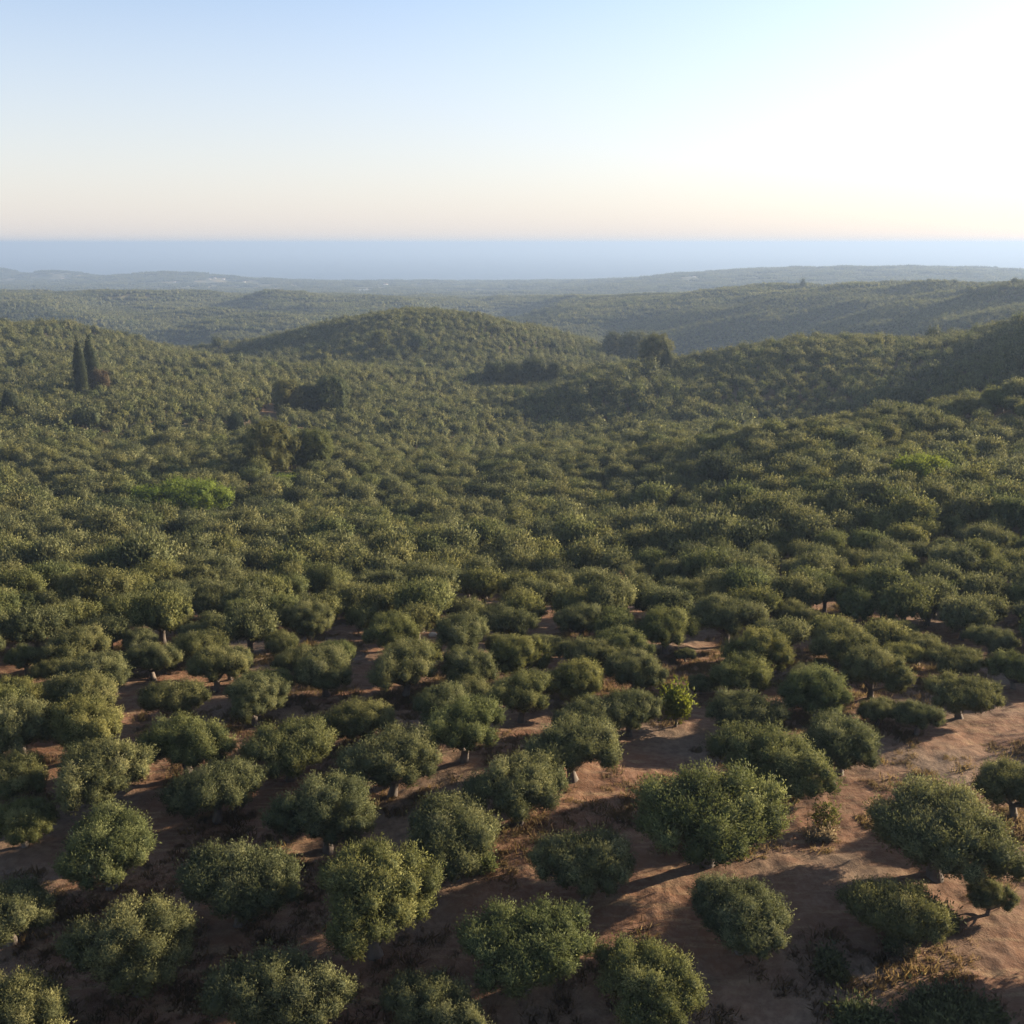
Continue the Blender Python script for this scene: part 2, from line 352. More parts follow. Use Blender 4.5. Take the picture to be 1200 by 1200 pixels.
def trunk_mesh(rng, lobes, th=1.0, tr=0.24, nl=5, simple=False):
    parts = []; lean = rng.normal(size=2) * 0.15
    top = np.array([lean[0], lean[1], th])
    parts.append(tube([(0, 0, -0.35), (0, 0, 0.05), (lean[0] * .4 + rng.normal() * .05, lean[1] * .4, th * .5), top], [tr * 1.9, tr * 1.35, tr, tr * 0.95], 5 if simple else 9, rng))
    order = rng.permutation(len(lobes))[:nl]
    for j in order:
        c = np.array(lobes[j][:3]); mid = top * 0.5 + c * 0.5 + np.array([0, 0, -0.15]) + rng.normal(size=3) * 0.12
        parts.append(tube([top - (0, 0, 0.15), mid, c], [tr * 0.62, tr * 0.36, tr * 0.12], 4 if simple else 6, rng))
    return join(parts)

def olive_lobes(rng, R=2.75, H=4.1, base=1.35, n=34, big=1.0):
    """popcorn-like tufts sitting on a lopsided dome, dark hollows between them"""
    ex = 1 + rng.normal() * 0.08; ph = rng.random() * 6.28; gap = rng.random() * 6.28; cen = []; zc = (H + base) / 2; hz = (H - base) / 2
    for t in range(1600):
        if len(cen) >= n: break
        u = rng.normal(size=3); u /= np.linalg.norm(u)
        if u[2] < -0.62: continue
        a = math.atan2(u[1], u[0]); lr = (0.36 + 0.30 * rng.random()) * big
        st = 1 + 0.16 * math.cos(2 * (a - ph)) + 0.11 * math.sin(3 * a + gap)
        if abs(((a - gap + math.pi) % 6.283) - math.pi) < 0.4 and u[2] < 0.55: continue
        k = rng.uniform(0.86, 1.12) if rng.random() < 0.75 else rng.uniform(0.6, 0.8)
        c = np.array([u[0] * (R - lr * .8) * st * ex * k, u[1] * (R - lr * .8) * st / ex * k, zc + u[2] * (hz - lr * .5) * (0.35 + 0.65 * k) * (1.0 if u[2] > 0 else 0.75)])
        if all(np.linalg.norm(c - d[:3]) > (lr + d[3]) * 0.90 for d in cen): cen.append((*c, lr))
    L_ = [(*c, 1.12) for c in cen]
    for k in range(5):
        a = ph + k * 1.257 + rng.random() * .4; L_.append((R * .36 * math.cos(a), R * .36 * math.sin(a), zc - 0.1 + rng.random() * .25, R * (0.27 + .05 * rng.random()), 0.9))
    L_.append((0, 0, zc, R * 0.34, 0.9))
    A = np.array(L_); e_ = ((A[:, 0] + A[:, 3]).max() - (A[:, 0] - A[:, 3]).min() + (A[:, 1] + A[:, 3]).max() - (A[:, 1] - A[:, 3]).min()) / 4
    A[:, :2] *= R / e_
    return [tuple(q) for q in A]
def olive_data(i, n, leaf, width, k, nlobe, name, low=False, simple=False, core=0.80, big=1.0):
    rng = np.random.default_rng(100 + i)
    lobes = olive_lobes(rng, R=2.75 * (1 + rng.normal() * 0.05), H=4.15 + rng.normal() * 0.3, n=nlobe, big=big)
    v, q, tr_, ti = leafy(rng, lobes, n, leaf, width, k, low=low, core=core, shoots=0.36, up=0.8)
    tv, tf = trunk_mesh(rng, lobes, 1.25 + rng.random() * 0.3, 0.26, 7, simple)
    return v, q, tr_, ti, tv, tf
# full-detail olives: crown and trunk meshes apart
NEAR = []; MIDI = []
for i in range(8):
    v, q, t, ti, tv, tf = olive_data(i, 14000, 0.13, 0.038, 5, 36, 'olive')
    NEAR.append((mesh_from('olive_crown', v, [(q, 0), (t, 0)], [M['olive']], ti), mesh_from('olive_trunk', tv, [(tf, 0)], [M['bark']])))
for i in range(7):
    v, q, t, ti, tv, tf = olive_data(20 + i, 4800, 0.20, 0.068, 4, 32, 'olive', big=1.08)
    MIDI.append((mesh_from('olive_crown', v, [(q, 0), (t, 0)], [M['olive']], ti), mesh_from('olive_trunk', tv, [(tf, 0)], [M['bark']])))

# ------------------------------------------------------------------ land, sea
def land():
    def rings():
        r = [0.0, 8, 16, 22, 27]; x = 30.0
        while x < 9000:
            r.append(x); x += 0.17 + max(0, (x - 60)) * 0.0042 if x < 130 else x * 0.0042
        return np.array(r)
    R_ = rings()
    th = np.concatenate([np.linspace(-180, -40, 60)[:-1], np.linspace(-40, -30, 40)[:-1], np.linspace(-30, 34, 480)[:-1], np.linspace(34, 60, 60)[:-1], np.linspace(60, 180, 50)[:-1]])
    T, RR = np.meshgrid(np.radians(th), R_)
    x = np.sin(T) * RR; y = np.cos(T) * RR
    z = height(x, y, True)
    nr, nt_ = x.shape
    i = np.arange(nr - 1)[:, None] * nt_; j = np.arange(nt_)[None, :]; j2 = (j + 1) % nt_
    f = np.stack([i + j, i + j2, i + nt_ + j2, i + nt_ + j], -1).reshape(-1, 4)
    v = np.stack([x, y, z], -1).reshape(-1, 3)
    g = np.zeros(len(v))
    for (px, py, rr) in GRASS:
        c = ray_ground(px, py)
        g = np.maximum(g, np.clip(1.5 * (1 - np.hypot(v[:, 0] - c[0], (v[:, 1] - c[1])) / rr), 0, 1))
    g *= np.clip(0.9 + fbm(v[:, 0] / 6, v[:, 1] / 6, 77, 2) * 1.4, 0, 1)
    rr = np.hypot(v[:, 0], v[:, 1])
    me = mesh_from('ground', v, [(f, 0)], [M['soil']], smooth=True, attrs={'grass': g, 'far': sstep(170, 1600, rr) ** 0.6})
    return tag(link('ground', me), 'reddish brown soil of the olive grove rising into hills', 'ground', kind='structure')
GRASS = [(60, 650, 22), (30, 690, 12), (95, 725, 5), (240, 512, 30), (350, 560, 16), (200, 600, 16), (20, 640, 14)]
land()
a = np.linspace(0, 2 * math.pi, 97)[:-1]
rs = [3000.0, 9000, 20000, 45000, 90000]
sv = np.concatenate([np.stack([np.sin(a) * q, np.cos(a) * q, np.full(96, SEA)], 1) for q in rs])
sf = np.array([(k * 96 + i, (k + 1) * 96 + i, (k + 1) * 96 + (i + 1) % 96, k * 96 + (i + 1) % 96) for k in range(4) for i in range(96)])
tag(link('sea', mesh_from('sea', sv, [(sf, 0)], [M['sea']])), 'calm hazy blue sea along the horizon', 'sea', kind='structure')

# haze: the humid evening air between here and the sea
def haze():
    x0, x1, y0, y1, z0, z1 = -95000, 95000, -95000, 95000, SEA - 75, 22.0
    v = [(x, y, z) for z in (z0, z1) for x, y in ((x0, y0), (x1, y0), (x1, y1), (x0, y1))]
    f = np.array([(0, 3, 2, 1), (4, 5, 6, 7), (0, 1, 5, 4), (1, 2, 6, 5), (2, 3, 7, 6), (3, 0, 4, 7)])
    m = bpy.data.materials.new('haze'); m.use_nodes = True; nt = m.node_tree; nt.nodes.clear()
    o = nt.nodes.new('ShaderNodeOutputMaterial'); p = nt.nodes.new('ShaderNodeVolumePrincipled')
    p.inputs['Color'].default_value = (0.31, 0.415, 0.575, 1); p.inputs['Density'].default_value = 0.000165; p.inputs['Anisotropy'].default_value = 0.22
    nt.links.new(p.outputs[0], o.inputs['Volume'])
    tag(link('haze', mesh_from('haze', v, [(f, 0)], [m])), 'thin bluish haze over hills and sea', 'haze', kind='stuff')
haze()

# ------------------------------------------------------------------ olives one by one
# crown centre column, crown centre row, crown width, row of the trunk foot (0 = from the width), label
G_OL = 'olive trees planted in the grove'
HAND = [
 (132, 990, 130, 1043, 'sunlit rounded olive tree with visible trunk, left side above the lower left corner'),
 (282, 1025, 150, 1080, 'wide olive with split crown just left of the bottom centre, beside a lit soil strip'),
 (163, 1108, 148, 1168, 'broad bushy olive second from the left in the lowest full row'),
 (15, 1065, 110, 1118, 'olive cut by the left photo edge just above the bottom corner'),
 (25, 1190, 140, 1250, 'olive crown cut by the bottom left corner of the photo'),
 (325, 1165, 150, 1222, 'upright tufted olive at the bottom edge, a quarter across the photo'),
 (30, 960, 85, 1003, 'small olive near the left photo edge, above the two corner trees'),
 (20, 900, 95, 945, 'dense olive on the left photo edge above the small one'),
 (120, 908, 120, 955, 'wide dark-sided olive above the sunlit rounded one at the left'),
 (255, 920, 112, 973, 'irregular olive with drooping crown and thin lit soil strip at its foot'),
 (385, 950, 122, 998, 'knobbly olive between the irregular one and the round one left of centre'),
 (342, 872, 110, 917, 'smooth domed olive with short trunk, left of centre above the knobbly one'),
 (222, 868, 110, 908, 'low spreading olive directly left of the smooth domed one'),
 (105, 852, 105, 893, 'low flat-topped olive in the third row from the left edge'),
 (26, 850, 100, 890, 'olive against the left photo edge just over two thirds down'),
 (20, 812, 75, 842, 'small olive touching the left edge above its wider neighbour'),
 (100, 815, 88, 852, 'sunlit rounded olive in the second tree row above the flat-topped one'),
 (205, 815, 78, 848, 'olive between the two lighter ones, above the low spreading one'),
 (300, 818, 82, 853, 'compact olive above and left of the smooth domed one'),
 (425, 838, 85, 876, 'smooth haystack-shaped olive left of centre beside a patch of bare soil'),
 (460, 888, 118, 942, 'round-headed olive with dark trunk against reddish soil, left of centre'),
 (543, 852, 106, 897, 'full domed olive with sunlit right flank near the centre of the lower third'),
 (607, 920, 120, 978, 'large dark-fronted olive beside the broad lit soil strip in the middle'),
 (671, 868, 116, 923, 'spreading olive with clear reddish trunk right of the large dark one'),
 (737, 833, 76, 880, 'ball-shaped olive on a slim trunk beside the dirt track'),
 (533, 973, 140, 1040, 'wide olive with clear trunk and small round soil patch beneath, lower centre'),
 (440, 1058, 158, 1115, 'long low olive with ruffled top left of the bottom centre'),
 (615, 1100, 158, 1175, 'tallest bushy olive at the bottom centre, reaching almost to the edge'),
 (685, 1012, 116, 1065, 'dark leaning olive with one pale lit tuft right of the lower centre'),
 (510, 1185, 120, 1235, 'olive top cut by the bottom edge near the middle'),
 (760, 1148, 138, 1210, 'olive near the bottom edge right of the tallest bushy one'),
 (828, 942, 182, 1012, 'very large multi-stemmed olive with hanging skirts right of the centre'),
 (866, 1068, 126, 1122, 'dense ball-like olive standing in the shaded ground below the very large one'),
 (1045, 1060, 118, 1105, 'tufted olive with pale upright shoots at the lower right'),
 (1157, 1052, 54, 1092, 'small dark thin olive right of the one with pale shoots'),
 (1095, 962, 172, 1020, 'very wide spreading olive with dark trunk at the right side'),
 (1188, 922, 95, 975, 'olive cut by the right photo edge behind the very wide one'),
 (898, 890, 136, 935, 'leaning olive with arching crown above the raked bare strip'),
 (982, 866, 106, 897, 'low arching olive right of the leaning one'),
 (872, 828, 92, 860, 'olive with ragged crown directly right of the bright green sapling'),
 (1073, 840, 56, 862, 'small leaning olive left of the one with the clear trunk at the right'),
 (1028, 830, 52, 858, 'small pale-tufted olive at the back of the right-hand clearing'),
 (955, 812, 90, 845, 'olive with flat layered crown at the back of the right-hand clearing'),
 (1124, 808, 86, 845, 'umbrella-shaped olive with clear trunk at the top of the bare strip, right'),
 (1187, 783, 66, 824, 'olive with visible trunk at the right photo edge above the bare strip'),
 (610, 812, 86, 846, 'olive with several dark stems in the middle, left of the ball-shaped one'),
 (780, 735, 76, 768, 'olive overhanging the shaded patch at the top of the dirt track'),
 (803, 765, 26, 785, 'small round young olive alone in the bare clearing'),
 (850, 722, 88, 752, 'dark-bellied olive at the back of the bare clearing'),
 (823, 692, 76, 722, 'pale domed olive behind the dark-bellied one'),
 (888, 765, 78, 788, 'low olive on the right rim of the bare clearing'),
 (822, 800, 38, 818, 'small grey olive bush just right of the bright green sapling'),
 (680, 725, 62, 750, 'silvery domed olive left of the dirt track'),
 (690, 770, 68, 802, 'dark round olive with visible trunk left of the dirt track'),
 (742, 783, 78, 806, 'sunlit olive leaning over the dirt track'),
 (985, 747, 88, 776, 'large ruffled olive behind the right-hand clearing'),
 (962, 778, 30, 800, 'slim young olive in front of the large ruffled one'),
 (1045, 737, 56, 760, 'pale round olive right of the large ruffled one'),
 (1020, 788, 80, 813, 'dark-based olive clump between the clearing and the umbrella-shaped olive'),
 (1117, 770, 66, 795, 'domed olive directly behind the umbrella-shaped one'),
 (382, 783, 82, 817, 'olive with dark underside above the haystack-shaped one'),
 (475, 780, 92, 820, 'broad olive on a thin dark trunk over a gap of bare soil'),
 (550, 782, 76, 812, 'dense olive right of the pale terrace wall'),
 (460, 732, 76, 762, 'dark-bellied olive above the broad one with the thin trunk'),
 (540, 744, 76, 766, 'low flattened olive between the boulder and the pale terrace wall'),
]
AUTO = [(330, 750, 52), (362, 727, 65), (337, 695, 55), (417, 705, 60), (507, 690, 65), (455, 690, 50), (585, 722, 60), (592, 757, 52), (640, 752, 50), (630, 700, 52),
 (132, 775, 48), (180, 770, 66), (232, 748, 56), (270, 772, 60), (65, 782, 52), (32, 770, 52), (140, 715, 56), (67, 725, 50), (207, 725, 46), (165, 750, 50), (282, 720, 52),
 (1075, 757, 60), (1160, 745, 60), (930, 720, 60), (1095, 700, 60), (1010, 690, 60), (950, 672, 55), (885, 690, 55), (1150, 700, 60)]
used = []                                   # x, y, crown radius of every tree already standing
rnd = random.Random(3)
def standing(px, cy, w, foot):
    foot = cy + 0.42 * w
    for _ in range(4):
        g = ray_ground(px, foot); d = g[1] * math.cos(PITCH) - g[2] * math.sin(PITCH); wd = w * d / F
        a_, b_, _d = project(g[0], g[1], g[2] + 0.44 * wd); foot += cy - b_
    return g, wd
count_i = 0
def put_olive(x, y, z, width, label, near, pale=None):
    global count_i
    bank = NEAR if near else MIDI
    cr, tk = bank[count_i % len(bank)]; count_i += 1
    s = width / (6.0 if near else 5.8)
    e = link('olive_tree', None, None, (x, y, z), rnd.random() * 6.28, (s, s, s * (rnd.uniform(0.84, 0.95) if near else rnd.uniform(1.0, 1.16))))
    e.empty_display_size = 0.5
    link('trunk', tk, e); link('crown', cr, e)
    tag(e, label, 'olive tree', G_OL); used.append((x, y, width / 2))
    return e
for px, cy_, w, foot, lab in HAND:
    g, wd = standing(px, cy_, w, foot)
    put_olive(g[0], g[1], g[2] - 0.05, wd, lab, True)
auto_lab = []
def where(px, py):
    return f'{round(px / 12)} percent across and {round(py / 12)} percent down the photo'
for px, cy_, w in AUTO:
    g, wd = standing(px, cy_, w, cy_ + w * 0.42)
    auto_lab.append((put_olive(g[0], g[1], g[2] - 0.05, wd, None, g[1] < 95), wd))

# ------------------------------------------------------------------ other trees and bushes
def build(name, parts, loc, label, cat, rz=0.0, sc=1.0, group=None):
    e = link(name, None, None, loc, rz, sc)
    for pn, me in parts: link(pn, me, e)
    tag(e, label, cat, group); return e
def tree_parts(seed, R, H, base, n, leaf, width, material, nlobe=46, tr=0.3, k=4, up=0.5, core=0.6):
    rng = np.random.default_rng(seed); L_ = []
    for i in range(nlobe):
        t = (i + 0.5) / nlobe; zz = base + (H - base) * t; prof = math.sin(math.pi * min(1, 0.18 + 0.72 * t)) ** 0.7
        a = i * 2.4 + rng.random(); lr = R * (0.16 + 0.15 * rng.random()); r_ = max(0, R * prof * (0.7 + 0.4 * rng.random()) - lr * 0.5)
        L_.append((r_ * math.cos(a), r_ * math.sin(a), min(zz, H - lr * .8), lr, 1.0))
    L_.append((0, 0, base + (H - base) * .35, R * 0.5, 0.9)); L_.append((0, 0, base + (H - base) * .62, R * 0.45, 0.9))
    v, q, t_, ti = leafy(rng, L_, n, leaf, width, k, up=up, core=core)
    tv, tf = trunk_mesh(rng, L_, base * 0.9 + 0.3, tr, 4)
    return [('trunk', mesh_from('trunk', tv, [(tf, 0)], [M['bark']])), ('crown', mesh_from('crown', v, [(q, 0), (t_, 0)], [material], ti))]
def cypress_parts(seed, R, H, n=3500, leaf=0.5, width=0.16):
    rng = np.random.default_rng(seed); L_ = []; k = 15
    for i in range(k):
        t = i / (k - 1); r_ = R * (0.62 + 0.38 * math.sin(math.pi * min(1, t * 1.1 + 0.12))) * (1 - max(0, t - 0.72) / 0.28 * 0.72)
        L_.append((rng.normal() * R * 0.1, rng.normal() * R * 0.1, 0.5 + r_ + (H - 0.9 - 2 * r_) * t, r_, 1.25))
    v, q, t_, ti = leafy(rng, L_, n, leaf, width, 4, up=1.5, core=0.82, shoots=0.3)
    tv, tf = tube([(0, 0, -0.4), (0, 0, 0.8), (0, 0, H * 0.7)], [R * 0.28, R * 0.2, R * 0.06], 8, rng)
    return [('trunk', mesh_from('trunk', tv, [(tf, 0)], [M['bark']])), ('crown', mesh_from('crown', v, [(q, 0), (t_, 0)], [M['cypress']], ti))]
def px_size(px, foot):
    g = ray_ground(px, foot); d = g[1] * math.cos(PITCH) - g[2] * math.sin(PITCH); return g, d / F
def special(px, foot, wpx, hpx, kind, material, label, cat, seed, name, base=0.18, n=5600):
    g, s = px_size(px, foot); R = wpx * s / 2 * (1.05 if kind == 'tree' else 1); H = hpx * s * (1.12 if kind == 'tree' else 1.06)
    lf = max(0.28, 1.3 * s)
    if kind == 'cypress': pr = cypress_parts(seed, R, H, n, max(0.4, 1.4 * s), 0.14)
    else: pr = tree_parts(seed, R, H, H * base, n, lf, lf * 0.45, M[material])
    used.append((g[0], g[1], R))
    return build(name, pr, (g[0], g[1], g[2] - 0.1), label, cat, seed * 1.3)
special(97, 467, 12, 66, 'cypress', '', 'dark slender cypress, left of the close pair on the left hill', 'cypress', 1, 'cypress_tree')
special(109, 458, 13, 60, 'cypress', '', 'sunlit slender cypress, right and behind of the close pair on the left hill', 'cypress', 2, 'cypress_tree')
special(118, 463, 20, 24, 'tree', 'rust', 'reddish brown bushy tree at the foot of the cypress pair', 'tree', 3, 'brown_tree', 0.05)
special(13, 492, 14, 34, 'cypress', '', 'short dark cypress near the left photo edge', 'cypress', 4, 'cypress_tree')
special(277, 513, 15, 26, 'cypress', '', 'small dark cypress left of the red soil clearing', 'cypress', 5, 'cypress_tree')
special(781, 443, 13, 32, 'cypress', '', 'stout dark cypress at the right end of the tall valley trees', 'cypress', 6, 'cypress_tree', n=2500)
special(940, 341, 4, 13, 'cypress', '', 'lone tiny cypress on the distant right ridge against the blue hills', 'cypress', 7, 'cypress_tree', n=900)
special(337, 490, 34, 38, 'tree', 'pale', 'yellowish green round tree above the red soil clearing', 'tree', 11, 'broadleaf_tree')
special(361, 490, 26, 32, 'tree', 'dark', 'dark brownish tree between the yellowish one and the big dark one', 'tree', 12, 'broadleaf_tree')
special(389, 491, 40, 44, 'tree', 'dark', 'big dark dense tree on the left hillside', 'tree', 13, 'broadleaf_tree', 0.05)
special(318, 560, 58, 58, 'tree', 'pale', 'tall pale green tree, larger of two, left of centre', 'tree', 14, 'broadleaf_tree', n=7000)
special(368, 556, 46, 46, 'tree', 'pale', 'pale green tree right of the larger tall pale one', 'tree', 15, 'broadleaf_tree', n=6000)
special(625, 456, 30, 30, 'tree', 'dark', 'dark tree at the right end of the dark clump on the central hill', 'tree', 16, 'broadleaf_tree', 0.05)
special(602, 454, 26, 24, 'tree', 'dark', 'dark tree in the middle of the dark clump on the central hill', 'tree', 17, 'broadleaf_tree', 0.05)
special(580, 450, 24, 20, 'tree', 'dark', 'low dark tree at the left end of the dark clump on the central hill', 'tree', 18, 'broadleaf_tree', 0.05)
special(650, 452, 18, 22, 'tree', 'dark', 'small dark tree just right of the clump on the central hill', 'tree', 19, 'broadleaf_tree', 0.05)
special(768, 436, 38, 38, 'tree', 'pale', 'tall round green tree beside the stout cypress in the valley gap', 'tree', 20, 'broadleaf_tree', 0.05, 4500)
special(742, 432, 40, 36, 'tree', 'dark', 'tall dark green tree in the middle of the valley gap group', 'tree', 21, 'broadleaf_tree', 0.05, 4500)
special(718, 420, 24, 26, 'tree', 'dark', 'smaller tree at the left end of the valley gap group', 'tree', 22, 'broadleaf_tree', 0.05, 2500)
special(1076, 578, 62, 36, 'tree', 'bright', 'yellow-green spreading tree among the olives on the right', 'tree', 23, 'broadleaf_tree', 0.1, 7000)
special(445, 412, 18, 20, 'tree', 'pale', 'light green tree near the top of the central hill', 'tree', 24, 'broadleaf_tree', 0.05, 2000)
special(490, 415, 22, 18, 'tree', 'dark', 'dark round tree on the upper slope of the central hill', 'tree', 25, 'broadleaf_tree', 0.05, 2000)
special(730, 714, 20, 34, 'tree', 'rust', 'bare greyish brown shrubby tree at the far end of the dirt track', 'tree', 26, 'bare_tree', 0.1, 500)
# sapling
rng = np.random.default_rng(50)
g, s_ = px_size(791, 853); Hh = 54 * s_; Rr = 19 * s_
L_ = [(0, 0, Hh * .40, Rr * .36, 1.4), (0.1, 0, Hh * .70, Rr * .22, 2.4), (-Rr * .45, .1, Hh * .52, Rr * .22, 2.0), (Rr * .5, -.1, Hh * .50, Rr * .24, 1.8), (-.2, .2, Hh * .62, Rr * .22, 2.0), (0.3, -0.3, Hh * .35, Rr * .30, 1)]
v, q, t_, ti = leafy(rng, L_, 650, 0.26, 0.10, 4, up=1.0, core=0.4, shoots=0.5)
tv, tf = trunk_mesh(rng, L_, Hh * 0.22, 0.1, 5)
build('sapling', [('trunk', mesh_from('trunk', tv, [(tf, 0)], [M['bark']])), ('crown', mesh_from('crown', v, [(q, 0), (t_, 0)], [M['sapling']], ti))], g, 'bright yellow-green sapling with upright shoots beside the dirt track', 'sapling'); used.append((g[0], g[1], Rr))
# bushes and thickets
def bush(px, foot, wpx, hpx, material, label, name, seed, n=2500, leaf=0.22, depth=0.7, cat='bush', core=0.6):
    g, s = px_size(px, foot); rng = np.random.default_rng(seed); R = wpx * s / 2; H = hpx * s; L_ = []
    m_ = max(6, int(16 * min(3.0, R / 2)))
    for i in range(m_):
        a = i * 2.4 + rng.random() * .5; r_ = R * 0.8 * math.sqrt((i + .3) / m_); lr = min(H * 0.5, R * 0.45, 1.3) * (0.6 + 0.6 * rng.random())
        z = max(lr * 0.55, (H - lr) * (1 - (r_ / R) ** 3 * 0.55) * (0.75 + 0.25 * rng.random()))
        L_.append((r_ * math.cos(a), r_ * math.sin(a) * depth, z, lr, 0.9))
        if z > lr * 1.3: L_.append((r_ * math.cos(a), r_ * math.sin(a) * depth, z * 0.45, lr, 1.0))
    v, q, t_, ti = leafy(rng, L_, n, leaf, leaf * 0.4, 4, up=0.5, zmin=0.02, core=core)
    tv, tf = trunk_mesh(rng, L_, H * 0.25, max(0.05, R * 0.035), 5)
    used.append((g[0], g[1], R))
    return build(name, [('stem', mesh_from('stem', tv, [(tf, 0)], [M['bark']])), ('crown', mesh_from('crown', v, [(q, 0), (t_, 0)] if t_ is not None else [(q, 0)], [M[material]], ti))],
                 (g[0], g[1], g[2] - 0.05), label, cat)
bush(212, 608, 150, 46, 'bright', 'broad bright green thicket with shaded front, left of centre', 'thicket', 61, 9000, 0.36, cat='thicket')
bush(135, 618, 100, 34, 'dark', 'long dark green thicket left of the bright green one', 'thicket', 62, 6000, 0.36, cat='thicket')
bush(305, 614, 84, 28, 'dark', 'low dark green thicket right of the bright green one', 'thicket', 63, 4500, 0.36, cat='thicket')
bush(225, 624, 130, 24, 'dark', 'dark scrub put in for the shaded front of the bright green thicket', 'thicket', 76, 5000, 0.34, cat='thicket')  # dark leaf colour stands in for the shaded front of the thicket
bush(1118, 1215, 110, 38, 'dark', 'dark tangled bramble bush at the bottom right corner', 'bush', 64, 5000, 0.2)
bush(1010, 1212, 56, 30, 'dark', 'dark green bush left of the corner bramble', 'bush', 65, 3000, 0.2)
bush(1092, 1085, 50, 24, 'dark', 'low dark bush between the pale-shooted olive and the small thin olive', 'bush', 66, 1800, 0.18)
bush(1055, 1112, 30, 20, 'dark', 'small bush at the foot of the olive with pale shoots', 'bush', 67, 900, 0.16)
bush(966, 972, 26, 34, 'pale', 'sparse thin grey-green shrub alone on the bare strip', 'shrub', 68, 330, 0.16, cat='shrub', core=0)
bush(980, 1150, 20, 16, 'pale', 'small yellow-green plant beside the dark weeds near the bottom right', 'bush', 69, 400, 0.14, cat='plant')
bush(970, 1138, 26, 28, 'dark', 'dark weed clump behind the small yellow-green plant', 'bush', 70, 800, 0.16, cat='plant')
bush(560, 1018, 34, 18, 'olive', 'low sucker bush right of the trunk of the wide lower-centre olive', 'bush', 71, 800, 0.16)
bush(1062, 1120, 18, 14, 'straw', 'small yellowed weed below the olive with pale shoots', 'weed', 72, 300, 0.14, cat='weed')
bush(960, 984, 34, 9, 'straw', 'yellow dry grass tuft on the bare strip under the sparse shrub', 'grass_tuft', 73, 500, 0.18, cat='grass tuft', core=0)
bush(258, 527, 34, 14, 'bright', 'yellow-green bush patch left of the tall pale trees', 'bush', 74, 2500, 0.36)
bush(335, 572, 44, 14, 'bright', 'bright low bushes at the foot of the tall pale trees', 'bush', 75, 2500, 0.34)

# boulder, terrace stones
def rock(px, foot, wpx, hpx, label, seed, long=1.0):
    g, s = px_size(px, foot); rng = np.random.default_rng(seed)
    sv_, sf_ = sphere_uv(14, 9); w = sv_ * (1 + (rng.random((len(sv_), 1)) - .5) * 0.3); w = np.sign(w) * np.abs(w) ** 0.75
    w *= np.array([wpx * s / 2, wpx * s / 2 * 0.6 / long, hpx * s / 2]); w[:, 2] += hpx * s * 0.35
    tag(link('boulder', mesh_from('boulder', w, [(sf_, 0)], [M['stone']]), None, g), label, 'boulder'); used.append((g[0], g[1], wpx * s * 0.6))
rock(549, 724, 14, 10, 'pale boulder between olive crowns near the middle', 81)
rock(516, 776, 30, 8, 'long pale terrace stone in a gap between the olives', 82, 2.5)
rock(507, 746, 10, 6, 'small pale stone left of the low flattened olive', 83)

# ------------------------------------------------------------------ far houses
def box(a, b):
    x0, y0, z0 = a; x1, y1, z1 = b
    v = np.array([(x, y, z) for z in (z0, z1) for x, y in ((x0, y0), (x1, y0), (x1, y1), (x0, y1))], float)
    return v, np.array([(0, 3, 2, 1), (4, 5, 6, 7), (0, 1, 5, 4), (1, 2, 6, 5), (2, 3, 7, 6), (3, 0, 4, 7)])
HOUSES = []
def house(px, foot, w, d, h, label, roofm='tile', rz=0.0):
    g = ray_ground(px, foot)
    if g is None: return
    HOUSES.append((g[0], g[1])); e = link('house', None, None, (g[0], g[1], g[2] - 0.3), rz); tag(e, label, 'house', 'white houses on the coastal plain')
    v, f = box((-w / 2, -d / 2, 0), (w / 2, d / 2, h)); link('wall', mesh_from('wall', v, [(f, 0)], [M['white']]), e)
    o = 0.5; v = np.array([(-w / 2 - o, -d / 2 - o, h + .003), (w / 2 + o, -d / 2 - o, h + .003), (w / 2 + o, d / 2 + o, h + .003), (-w / 2 - o, d / 2 + o, h + .003), (-w / 2 + d * .3, 0, h + d * .22), (w / 2 - d * .3, 0, h + d * .22)])
    me = bpy.data.meshes.new('roof'); me.from_pydata(v.tolist(), [], [(0, 3, 2, 1), (0, 1, 5, 4), (1, 2, 5), (2, 3, 4, 5), (3, 0, 4)]); me.materials.append(M[roofm]); link('roof', me, e)
    nwin = max(2, int(w / 4))
    for k in range(nwin):
        x = -w / 2 + w * (k + .5) / nwin
        nm, z0, z1, mt = ('door', 0.1, 2.2, 'wood') if k == nwin // 2 else ('window', 1.0, 2.3, 'pane')
        v, f = box((x - .6, -d / 2 - .06, z0), (x + .6, -d / 2 - .002, z1)); link(nm, mesh_from(nm, v, [(f, 0)], [M[mt]]), e)
for k, (px, fy, w, d, h, lab) in enumerate([
    (252, 326.5, 16, 10, 6, 'white house at the left end of the far coastal village'), (262, 328, 20, 11, 7, 'larger white house with a bright wall in the far village'),
    (286, 331, 16, 10, 6, 'low pale house lower right in the far village'), (246, 327.5, 12, 9, 5, 'smallest white house beside the village ridge'),
    (452, 334, 26, 12, 6, 'white house near the greenhouse on the coastal plain'), (0, 335, 16, 10, 5, 'white house at the left photo edge on the plain'),
    (73, 327, 16, 10, 5, 'lone white house on the flank of the pointed coastal hill'), (205, 331, 14, 9, 5, 'small white house under the rounded coastal hill'),
    (813, 325, 14, 9, 5, 'pale house on the left shoulder of the long right ridge')]):
    house(px, fy, w * 0.8, d * 0.8, h * 0.8, lab, rz=0.3 * math.sin(k * 2.1))
g = ray_ground(427, 341); HOUSES.append((g[0], g[1]))
e = link('greenhouse', None, None, g); tag(e, 'long white plastic greenhouse on the coastal plain', 'greenhouse')
ar = [(math.cos(t) * 12, math.sin(t) * 4.5 + 1) for t in np.linspace(0, math.pi, 11)]
